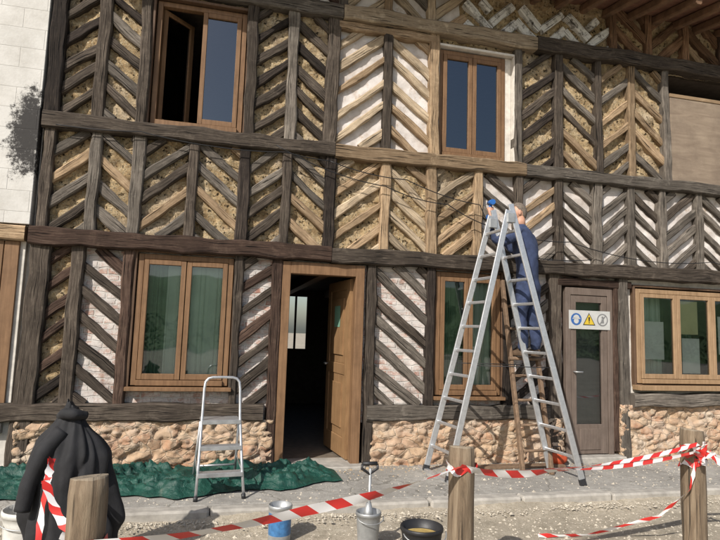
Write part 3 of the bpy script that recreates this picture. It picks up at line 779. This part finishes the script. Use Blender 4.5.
# ------------------------------------------------------------------ man
man=empty('man')
def skin(name,nodes,edges,mat,root=0,sub=2):
    me=bpy.data.meshes.new(name); me.from_pydata([n[:3] for n in nodes],edges,[])
    o=bpy.data.objects.new(name,me); COL.objects.link(o)
    sk=o.modifiers.new('Skin','SKIN'); sk.use_smooth_shade=True
    lay=me.skin_vertices[0].data
    for i,n_ in enumerate(nodes):
        rx=n_[3]; ry=n_[4] if len(n_)>4 else n_[3]; lay[i].radius=(rx,ry); lay[i].use_root=(i==root)
    ss=o.modifiers.new('Sub','SUBSURF'); ss.levels=sub; ss.render_levels=sub
    if name=='coverall':
        tx=bpy.data.textures.new('cloth_folds','CLOUDS'); tx.noise_scale=.11; tx.noise_depth=3
        dm=o.modifiers.new('Folds','DISPLACE'); dm.texture=tx; dm.strength=.03; dm.mid_level=.5; dm.texture_coords='GLOBAL'
    me.materials.append(MATS[mat]); o.parent=man; return o
nodes=[(3.34,-.45,2.10,.135),(3.335,-.45,2.26,.125),(3.325,-.43,2.40,.14),(3.31,-.40,2.56,.15),(3.295,-.385,2.67,.085),(3.29,-.378,2.735,.06),
 (3.17,-.50,2.60,.075),(3.03,-.53,2.50,.058),(2.93,-.46,2.52,.052),(2.94,-.35,2.72,.042),(2.945,-.33,2.81,.036),
 (3.44,-.28,2.61,.075),(3.40,-.18,2.46,.058),(3.30,-.16,2.46,.05),(3.18,-.16,2.60,.042),(3.14,-.15,2.65,.036),
 (3.27,-.50,1.98,.105),(3.235,-.46,1.66,.076),(3.26,-.50,1.45,.066),(3.28,-.45,1.30,.055),
 (3.42,-.41,1.98,.105),(3.42,-.40,1.66,.076),(3.44,-.46,1.45,.066),(3.44,-.43,1.30,.055)]
edges=[(0,1),(1,2),(2,3),(3,4),(4,5),(3,6),(6,7),(7,8),(8,9),(9,10),(3,11),(11,12),(12,13),(13,14),(14,15),(0,16),(16,17),(17,18),(18,19),(0,20),(20,21),(21,22),(22,23)]
body=skin('coverall',nodes,edges,'coverall_blue',0,3)
def shoe(name,x,y):
    m=MB()
    prof=[(0,.045,.075),(.05,.048,.085),(.12,.045,.07),(.19,.046,.05),(.25,.038,.04),(.275,.02,.028)]
    f=Vector((-.2,.98,0)).normalized(); s=Vector((f.y,-f.x,0)); n=12
    for t_,w,h in prof:
        for k in range(n):
            a=2*math.pi*k/n; c=math.cos(a); sn=math.sin(a)
            m.v.append(tuple(Vector((x,y,1.237))+f*(t_-.07)+s*c*w+Vector((0,0,(h if sn>0 else .012)*sn+.012))))
    for i in range(len(prof)-1):
        for k in range(n): m.face([i*n+k,i*n+(k+1)%n,(i+1)*n+(k+1)%n,(i+1)*n+k],'shoe_leather',smooth=True)
    m.face(list(range(n))[::-1],'shoe_leather'); m.face([(len(prof)-1)*n+k for k in range(n)],'shoe_leather')
    m.obj(name,man)
shoe('shoe_left',3.28,-.42); shoe('shoe_right',3.44,-.41)
H=MB(); hc=Vector((3.27,-.36,2.865)); fd=Vector((-.93,.34,.12)).normalized(); rt=fd.cross(Vector((0,0,1))).normalized(); up=rt.cross(fd)
H.tube([(3.29,-.38,2.69),(3.285,-.372,2.83)],[.06,.054],'skin',14)
n1,n2=32,26
def hp(px,py,pz): return tuple(hc+rt*px+fd*py+up*pz)
bi=len(H.v)
for i in range(n2+1):
    ph=math.pi*i/n2
    for k in range(n1):
        a=2*math.pi*k/n1; X=math.sin(ph)*math.cos(a); Y=math.sin(ph)*math.sin(a); Z=math.cos(ph)
        px=X*.074; py=Y*.092; pz=Z*.115
        if pz<-.02: px*=1-.28*(-pz-.02)/.1; py*= (1+.08*(-pz)/.1) if Y>0 else (1-.45*(-pz-.02)/.1)
        if Y>.6 and .05<Z<.22 and .15<abs(X)<.55: py-=.008
        H.v.append(hp(px,py,pz)) 
for i in range(n2):
    for k in range(n1): H.face([bi+i*n1+k,bi+i*n1+(k+1)%n1,bi+(i+1)*n1+(k+1)%n1,bi+(i+1)*n1+k][::-1],'skin',smooth=True)
def blob(M,c,rx,ry,rz,mat,n=10,m=7):
    b=len(M.v)
    for i in range(m+1):
        ph=math.pi*i/m
        for k in range(n):
            a=2*math.pi*k/n; M.v.append(hp(c[0]+rx*math.sin(ph)*math.cos(a),c[1]+ry*math.sin(ph)*math.sin(a),c[2]+rz*math.cos(ph)))
    for i in range(m):
        for k in range(n): M.face([b+i*n+k,b+i*n+(k+1)%n,b+(i+1)*n+(k+1)%n,b+(i+1)*n+k][::-1],mat,smooth=True)
H.tube([hp(0,.080,.035),hp(0,.088,.01),hp(0,.099,-.012),hp(0,.100,-.022),hp(0,.084,-.032)],[.006,.009,.012,.012,.006],'skin',10)
blob(H,(0,.052,-.088),.03,.024,.02,'skin')
for s_ in (-1,1):
    blob(H,(s_*.03,.077,.014),.012,.009,.007,'white_paper'); blob(H,(s_*.03,.0845,.014),.005,.003,.005,'black_plastic')
    blob(H,(s_*.074,-.008,-.005),.01,.02,.032,'skin'); blob(H,(s_*.03,.085,.034),.018,.006,.004,'hair_grey_brown')
blob(H,(0,.080,-.055),.022,.007,.006,'lip')
H.obj('head',man)
Hh=MB(); n1,n2=36,16
for i in range(n2+1):
    for k in range(n1):
        a=2*math.pi*k/n1; ya=math.sin(a)
        lim=math.radians(58) if ya>.5 else math.radians(58+(0.5-ya)/1.5*66)
        if abs(ya)<.35: lim=min(lim,math.radians(82))
        ph=lim*i/n2; X=math.sin(ph)*math.cos(a); Y=math.sin(ph)*ya; Z=math.cos(ph)
        nz=.006*noise.noise(Vector((X*7,Y*7,Z*7))); e=.006 if i==n2 else 0
        Hh.v.append(hp(X*(.081+nz-e),Y*(.100+nz-e),Z*(.123+nz)))
for i in range(n2):
    for k in range(n1): Hh.face([i*n1+k,i*n1+(k+1)%n1,(i+1)*n1+(k+1)%n1,(i+1)*n1+k][::-1],'hair_grey_brown',smooth=True)
Hh.obj('hair',man)
def hand(name,w,d,nrm,thumb_side,curl=1.0):
    w=Vector(w);d=Vector(d).normalized();nrm=Vector(nrm); nrm=(nrm-d*nrm.dot(d)).normalized(); sd=d.cross(nrm)*thumb_side
    nodes=[tuple(w-d*.06)+(.026,.026),tuple(w)+(.027,.025),tuple(w+d*.04)+(.038,.024),tuple(w+d*.075)+(.042,.022),tuple(w+d*.095)+(.04,.02)]
    skin(name+'_palm',nodes,[(0,1),(1,2),(2,3),(3,4)],'skin',0,1)
    for i,(o_,ln) in enumerate(((.03,.07),(.010,.08),(-.010,.075),(-.029,.058))):
        b=w+d*.07+sd*o_; a1=.5*curl; a2=1.3*curl; 
        p1=b+(d*math.cos(a1)+nrm*math.sin(a1))*ln*.5; p2=p1+(d*math.cos(a2)+nrm*math.sin(a2))*ln*.3; p3=p2+(d*math.cos(a2+.6)+nrm*math.sin(a2+.6))*ln*.25
        skin('%s_finger_%d'%(name,i+1),[tuple(b)+(.011,),tuple(p1)+(.010,),tuple(p2)+(.0095,),tuple(p3)+(.008,)],[(0,1),(1,2),(2,3)],'skin',0,1)
    b=w+d*.03+sd*.022; p1=b+(sd*.6+d*.6+nrm*.5).normalized()*.035; p2=p1+(d*.7+nrm*.8).normalized()*.028
    skin(name+'_thumb',[tuple(b)+(.013,),tuple(p1)+(.012,),tuple(p2)+(.009,)],[(0,1),(1,2)],'skin',0,1)
hand('hand_left',(2.948,-.325,2.82),(.0,.2,1),(.35,1,0),-1,.9)
hand('hand_right',(3.13,-.15,2.67),(-.55,.1,.8),(0,1,0),1,.35)
Dr=MB()
c=Vector((2.965,-.275,2.92)); f=Vector((.15,.95,.1)).normalized()
Dr.tube([c-Vector((0,0,.08)),c+Vector((0,0,.05))],.019,'tool_blue',10)
Dr.tube([c+Vector((0,0,.06))-f*.09,c+Vector((0,0,.06))+f*.05],[.032,.03],'tool_blue',12)
Dr.tube([c+Vector((0,0,.06))+f*.05,c+Vector((0,0,.06))+f*.10],[.022,.012],'black_plastic',10)
Dr.tube([c+Vector((0,0,.06))+f*.10,c+Vector((0,0,.06))+f*.17],.004,'galvanised_steel',6)
Dr.box(c.x-.035,c.x+.035,c.y-.06,c.y+.05,c.z-.13,c.z-.08,'tool_blue',bev=.008)
Dr.obj('cordless_drill')

# ------------------------------------------------------------------ bollards and tape
def bollard(x,y,r,h,seed):
    m=MB(); n=26; rows=14
    for i in range(rows+1):
        z=-.15+(h+.05)*i/rows
        for k in range(n):
            a=2*math.pi*k/n; rr=r*(1+.06*noise.noise(Vector((math.cos(a)*2+seed,math.sin(a)*2,z*3))))
            if i==rows: rr*=.93
            m.v.append((rr*math.cos(a),rr*math.sin(a),z+(.012 if i==rows else 0)+.012*math.cos(a+seed)*(i==rows)))
    for i in range(rows):
        for k in range(n): m.face([i*n+k,i*n+(k+1)%n,(i+1)*n+(k+1)%n,(i+1)*n+k],'bollard_wood',smooth=True)
    c=len(m.v); m.v.append((0,0,-.15+h+.05+.008))
    for k in range(n): m.face([rows*n+k,rows*n+(k+1)%n,c],'bollard_wood')
    o=m.obj('wooden_bollard'); o.location=(x,y,0); return o
b1=(-.52,-3.37); b3=(3.6,-2.43)
bollard(b1[0],b1[1],.082,.86,1); bollard(1.49,-2.86,.08,.86,2); bollard(b3[0],b3[1],.086,.87,3)
def ribbon(pts,w,tw0,tw1,sag=0,name='barrier_tape',n=90,crumple=.0):
    m=MB(); P=[Vector(p) for p in pts]; out=[]
    segs=len(P)-1
    for i in range(n+1):
        t=i/n*segs; k=min(int(t),segs-1); f=t-k; p=P[k].lerp(P[k+1],f); p.z-=sag*4*f*(1-f); out.append(p)
    s=0
    for i,p in enumerate(out):
        d=(out[min(i+1,n)]-out[max(0,i-1)]).normalized()
        if i: s+=(p-out[i-1]).length
        a=d.cross(Vector((0,0,1)))
        if a.length<.15: a=Vector((1,-.2,0))
        a.normalize(); u=a.cross(d).normalized()
        t=i/n; tw=tw0+(tw1-tw0)*t+.5*math.sin(t*9+pts[0][0])
        wv=(u*math.cos(tw)+a*math.sin(tw))*w/2*(1-crumple*abs(math.sin(t*23)))
        m.v.append(tuple(p-wv)); m.v.append(tuple(p+a*.006*math.sin(t*30))); m.v.append(tuple(p+wv))
        if i:
            b=3*(i-1)
            for k in (0,1): m.face([b+k,b+k+1,b+k+4,b+k+3],'red_white_stripes',[(s0,k*.5),(s0,k*.5+.5),(s,k*.5+.5),(s,k*.5)],smooth=True)
        s0=s
    m.obj(name)
def wrap(cx,cy,r,z0,z1,turns,w=.05):
    pts=[(cx+r*math.cos(a),cy+r*math.sin(a),z0+(z1-z0)*k/(turns*16)+.015*math.sin(k*1.7)) for k,a in ((k,2*math.pi*k/16) for k in range(int(turns*16)+1))]
    ribbon(pts,w,0,.6,n=int(turns*48),crumple=.35)
ribbon([(-.50,-3.46,.50),(.49,-3.19,.53),(1.44,-2.95,.67)],.055,.1,.9,.02)
ribbon([(1.44,-2.95,.67),(2.1,-2.83,.60),(3.57,-2.53,.64)],.05,.2,1.9,.03)
ribbon([(1.54,-2.92,.64),(2.6,-2.7,.60),(3.57,-2.52,.69)],.03,.8,2.7,.015)
wrap(1.49,-2.86,.088,.63,.66,1.6); wrap(b3[0],b3[1],.094,.5,.68,3); wrap(b1[0],b1[1],.09,.47,.50,1.5)
ribbon([(3.68,-2.5,.62),(3.80,-2.55,.5),(3.76,-2.58,.3),(3.95,-2.6,.05),(4.2,-2.5,-.07)],.05,0,2.5,0,crumple=.4)
ribbon([(3.55,-2.52,.58),(3.5,-2.5,.35),(3.35,-2.35,.12),(2.9,-2.1,-.08),(2.5,-2.05,-.08)],.035,1.2,3.5,0,crumple=.4)
ribbon([(3.67,-2.4,.62),(4.6,-2.2,.5),(6.4,-1.9,.6)],.05,.2,2.,.06)
ribbon([(-.90,-2.46,.66),(-.91,-2.53,.4),(-.90,-2.62,.05),(-.85,-2.8,-.08)],.045,1.3,2.2,0,crumple=.3)
ribbon([(-.90,-2.46,.66),(-.84,-2.8,.62),(-.57,-3.3,.50)],.05,1.0,2.6,.05,crumple=.3)
for k in range(4):
    a=k*1.5; ribbon([(3.57,-2.53,.62),(3.55+.09*math.cos(a),-2.6,.64+.08*math.sin(a)),(3.57,-2.55,.59)],.045,a,a+1.5,0,n=24,crumple=.3)

# ------------------------------------------------------------------ black jacket over a stake
J=empty('black_jacket')
m=MB(); n=144; rows=70; cx,cy=-.85,-2.2
def sstep(x): x=max(0,min(1,x)); return x*x*(3-2*x)
for i in range(rows+1):
    t=i/rows; z=.92-.92*t
    for k in range(n):
        a=2*math.pi*k/n; ca,sa=math.cos(a),math.sin(a)
        base=.045+.10*sstep(t*3.2)+.10*t
        fold=abs(math.sin(a*3.5+1.2*math.sin(t*2.4)+1.5*noise.noise(Vector((ca*1.3,sa*1.3,t*2.5)))))
        fold2=noise.noise(Vector((ca*4,sa*4,t*2.2)))
        rr=base*(1-.26*min(1,t*2)*(1-fold)**1.5+.18*fold2)
        sl_=max(0,abs(ca)-.8)/.2; rr*=1+.22*sl_*sstep(t*4)*(1-sstep((t-.7)*5))
        hem=.10*noise.noise(Vector((ca*1.5,sa*1.5,4)))*max(0,t-.75)*4
        m.v.append((cx+rr*1.12*ca+.025*t+.02*noise.noise(Vector((t*3,1,0))),cy+rr*.8*sa,z+hem+.02*noise.noise(Vector((ca*3,sa*3,t*9)))-.05*ca*(1-t)))
for i in range(rows):
    for k in range(n): m.face([i*n+k,(i+1)*n+k,(i+1)*n+(k+1)%n,i*n+(k+1)%n],'jacket_black',smooth=True)
m.face([k for k in range(n)],'jacket_black')
m.obj('draped_body',J)
m=MB()
def slv(p,r): 
    out=[];rr=[]
    P=[Vector(q) for q in p]
    for i in range(len(P)-1):
        for k in range(8):
            t=k/8; out.append(P[i].lerp(P[i+1],t)); rr.append((r[i]*(1-t)+r[i+1]*t)*(1+.07*noise.noise(Vector((len(out)*.6,r[0]*50,0)))))
    out.append(P[-1]); rr.append(r[-1])
    m.tube(out,rr,'jacket_black',16)
slv([(-.90,-2.25,.78),(-.99,-2.3,.66),(-1.05,-2.31,.48),(-1.07,-2.32,.33)],[.05,.055,.048,.045])
slv([(-.94,-2.17,.86),(-.90,-2.25,.885),(-.84,-2.27,.885),(-.78,-2.22,.87)],[.025,.035,.035,.025])
m.obj('sleeve_and_collar',J)
m=MB(); m.tube([(-.85,-2.2,-.12),(-.85,-2.2,.9)],.045,'bollard_wood',12); m.obj('stake',J)

# ------------------------------------------------------------------ buckets and cans
def bucket(name,x,y,r0,r1,h,mat,fill,handle=True,label=None):
    m=MB(); z=-.1
    prof=[(r0*.97,0),(r0,.006),(r0+(r1-r0)*.2,h*.2),(r0+(r1-r0)*.8,h*.8),(r1,h*.9),(r1*1.04,h*.9+.002),(r1*1.04,h*.97),(r1*1.01,h),(r1*.97,h),(r1*.94,h*.8),(r1*.9,h*.78)]
    mats=[mat,mat,label or mat,mat,mat,mat,mat,mat,mat,mat,fill]
    m.lathe((x,y,z),prof,mat,32,mats=mats[:len(prof)-1]+[fill])
    if handle:
        pts=[(x-r1*1.05*math.cos(a),y-.06-r1*.7*math.sin(a),z+h*.9-.35*r1*math.sin(a)) for a in [math.pi*k/14 for k in range(15)]]
        m.tube(pts,.004,'galvanised_steel',6)
    return m.obj(name)
bucket('white_bucket',-1.12,-1.97,.125,.155,.35,'bucket_white','lime_wash')
bucket('paint_can',.52,-1.80,.082,.085,.26,'galvanised_steel','white_paper',False,'label_blue')
bucket('steel_bucket',1.13,-2.05,.07,.09,.26,'galvanised_steel','lime_wash')
bucket('black_tub',1.40,-2.43,.11,.14,.27,'black_plastic','yellow_putty')
m=MB(); x,y=1.13,-2.05
m.tube([(x,y,-.06),(x+.005,y,.46)],.011,'galvanised_steel',10); m.tube([(x,y,.08),(x,y,.22)],[.05,.018],'galvanised_steel',14)
m.tube([(x-.055,y,.49),(x-.06,y,.46),(x,y,.42),(x+.06,y,.46),(x+.055,y,.49)],.011,'black_plastic',8); m.tube([(x-.055,y,.495),(x+.055,y,.495)],.014,'black_plastic',8)
m.obj('mortar_stirrer')
m=MB(); n=24
for i in range(13):
    ph=math.pi*i/12
    for k in range(n):
        a=2*math.pi*k/n; f=1+.22*noise.noise(Vector((math.cos(a)*3,math.sin(a)*3,ph*2)))
        m.v.append((3.86+.12*f*math.sin(ph)*math.cos(a),-.2+.09*f*math.sin(ph)*math.sin(a),.075+.075*f*math.cos(ph)))
for i in range(12):
    for k in range(n): m.face([i*n+k,(i+1)*n+k,(i+1)*n+(k+1)%n,i*n+(k+1)%n],'orange_fabric',smooth=True)
m.tube([(3.8,-.2,.14),(3.82,-.2,.21),(3.9,-.2,.21),(3.92,-.2,.14)],.008,'black_plastic',6); m.obj('orange_bag')
m=MB(); m.box(2.7,3.9,-.32,-.2,.0,.03,'ladder_wood'); m.obj('wooden_plank')

# ------------------------------------------------------------------ greenery across the road (reflected in the panes)
def leafcloud(M,c,rad,n,s=.16):
    for i in range(n):
        while True:
            p=Vector((U(-1,1),U(-1,1),U(-1,1)))
            if .25<p.length<1: break
        p=Vector((c[0]+p.x*rad[0],c[1]+p.y*rad[1],c[2]+p.z*rad[2])); a=Vector((U(-1,1),U(-1,1),U(-1,1))).normalized()*s*U(.6,1.3); b=a.cross(Vector((U(-1,1),U(-1,1),U(-1,1)))).normalized()*s*.6
        M.quad([p-a,p+b,p+a,p-b],'leaves')
h=MB()
for i in range(30): leafcloud(h,(-30+i*2.4+U(-.3,.3),-34+U(-.4,.4),1.0+U(-.1,.3)),(1.8,1.0,1.2+U(0,.3)),330,.13)
h.obj('hedge')
h=MB(); nn_=40
for i in range(nn_+1):
    for j in range(nn_+1):
        X=-110+220*i/nn_; Y=-30-90*j/nn_; h.v.append((X,Y,-.14+11*sstep(j/nn_*1.1)+1.2*noise.noise(Vector((X*.03,Y*.03,0)))*min(1,j/5)))
for i in range(nn_):
    for j in range(nn_):
        a=i*(nn_+1)+j; h.face([a,a+1,a+nn_+2,a+nn_+1],'meadow_grass',smooth=True)
h.obj('hill')
for tx,ty,ht in ((-14,-42,7),(4,-46,8.5),(17,-40,6.5),(30,-44,8)):
    m=MB(); m.tube([(tx,ty,-.1),(tx+.1,ty,ht*.3),(tx-.1,ty,ht*.6),(tx,ty,ht*.9)],[.25,.2,.12,.04],'bark',10)
    for k in range(9):
        a=k*.7; z=ht*(.35+.06*k); e=(tx+math.cos(a)*1.6,ty+math.sin(a)*1.6,z+.9); m.tube([(tx,ty,z),e],[.07,.02],'bark',6); leafcloud(m,e,(1.2,1.2,.9),230,.2)
    leafcloud(m,(tx,ty,ht*.9),(1.3,1.3,1.2),300,.2); m.obj('tree')

# ------------------------------------------------------------------ light, camera
w=bpy.data.worlds.new('World'); scene.world=w; w.use_nodes=True; nt=w.node_tree; nt.nodes.clear()
out=nt.nodes.new('ShaderNodeOutputWorld'); bg=nt.nodes.new('ShaderNodeBackground'); sk=nt.nodes.new('ShaderNodeTexSky'); sk.sky_type='NISHITA'; sk.sun_disc=False
el=math.radians(37); az=math.radians(-136)
sd=Vector((math.sin(az)*math.cos(el),math.cos(az)*math.cos(el),math.sin(el)))
sk.sun_elevation=el; sk.sun_rotation=az; sk.dust_density=2.; 
bg.inputs[1].default_value=.115
nt.links.new(sk.outputs[0],bg.inputs[0]); nt.links.new(bg.outputs[0],out.inputs[0])
sun=bpy.data.lights.new('sun','SUN'); sun.energy=5.0; sun.angle=math.radians(.5); sun.color=(1,.95,.88)
so=bpy.data.objects.new('sun',sun); COL.objects.link(so); so.rotation_euler=(-sd).to_track_quat('-Z','Y').to_euler()
cam=bpy.data.cameras.new('camera'); cam.lens=28.5; cam.sensor_width=36; cam.clip_end=800; cam.clip_start=.05
co=bpy.data.objects.new('camera',cam); COL.objects.link(co)
Rm_=Matrix.Rotation(math.radians(-13.657),4,'Z')@Matrix.Rotation(math.radians(96.185),4,'X')@Matrix.Rotation(math.radians(1.838),4,'Z')
co.matrix_world=Matrix.Translation((0,-6.2,1.45))@Rm_
scene.camera=co
scene.view_settings.view_transform='Standard'; scene.view_settings.look='None'; scene.view_settings.exposure=0
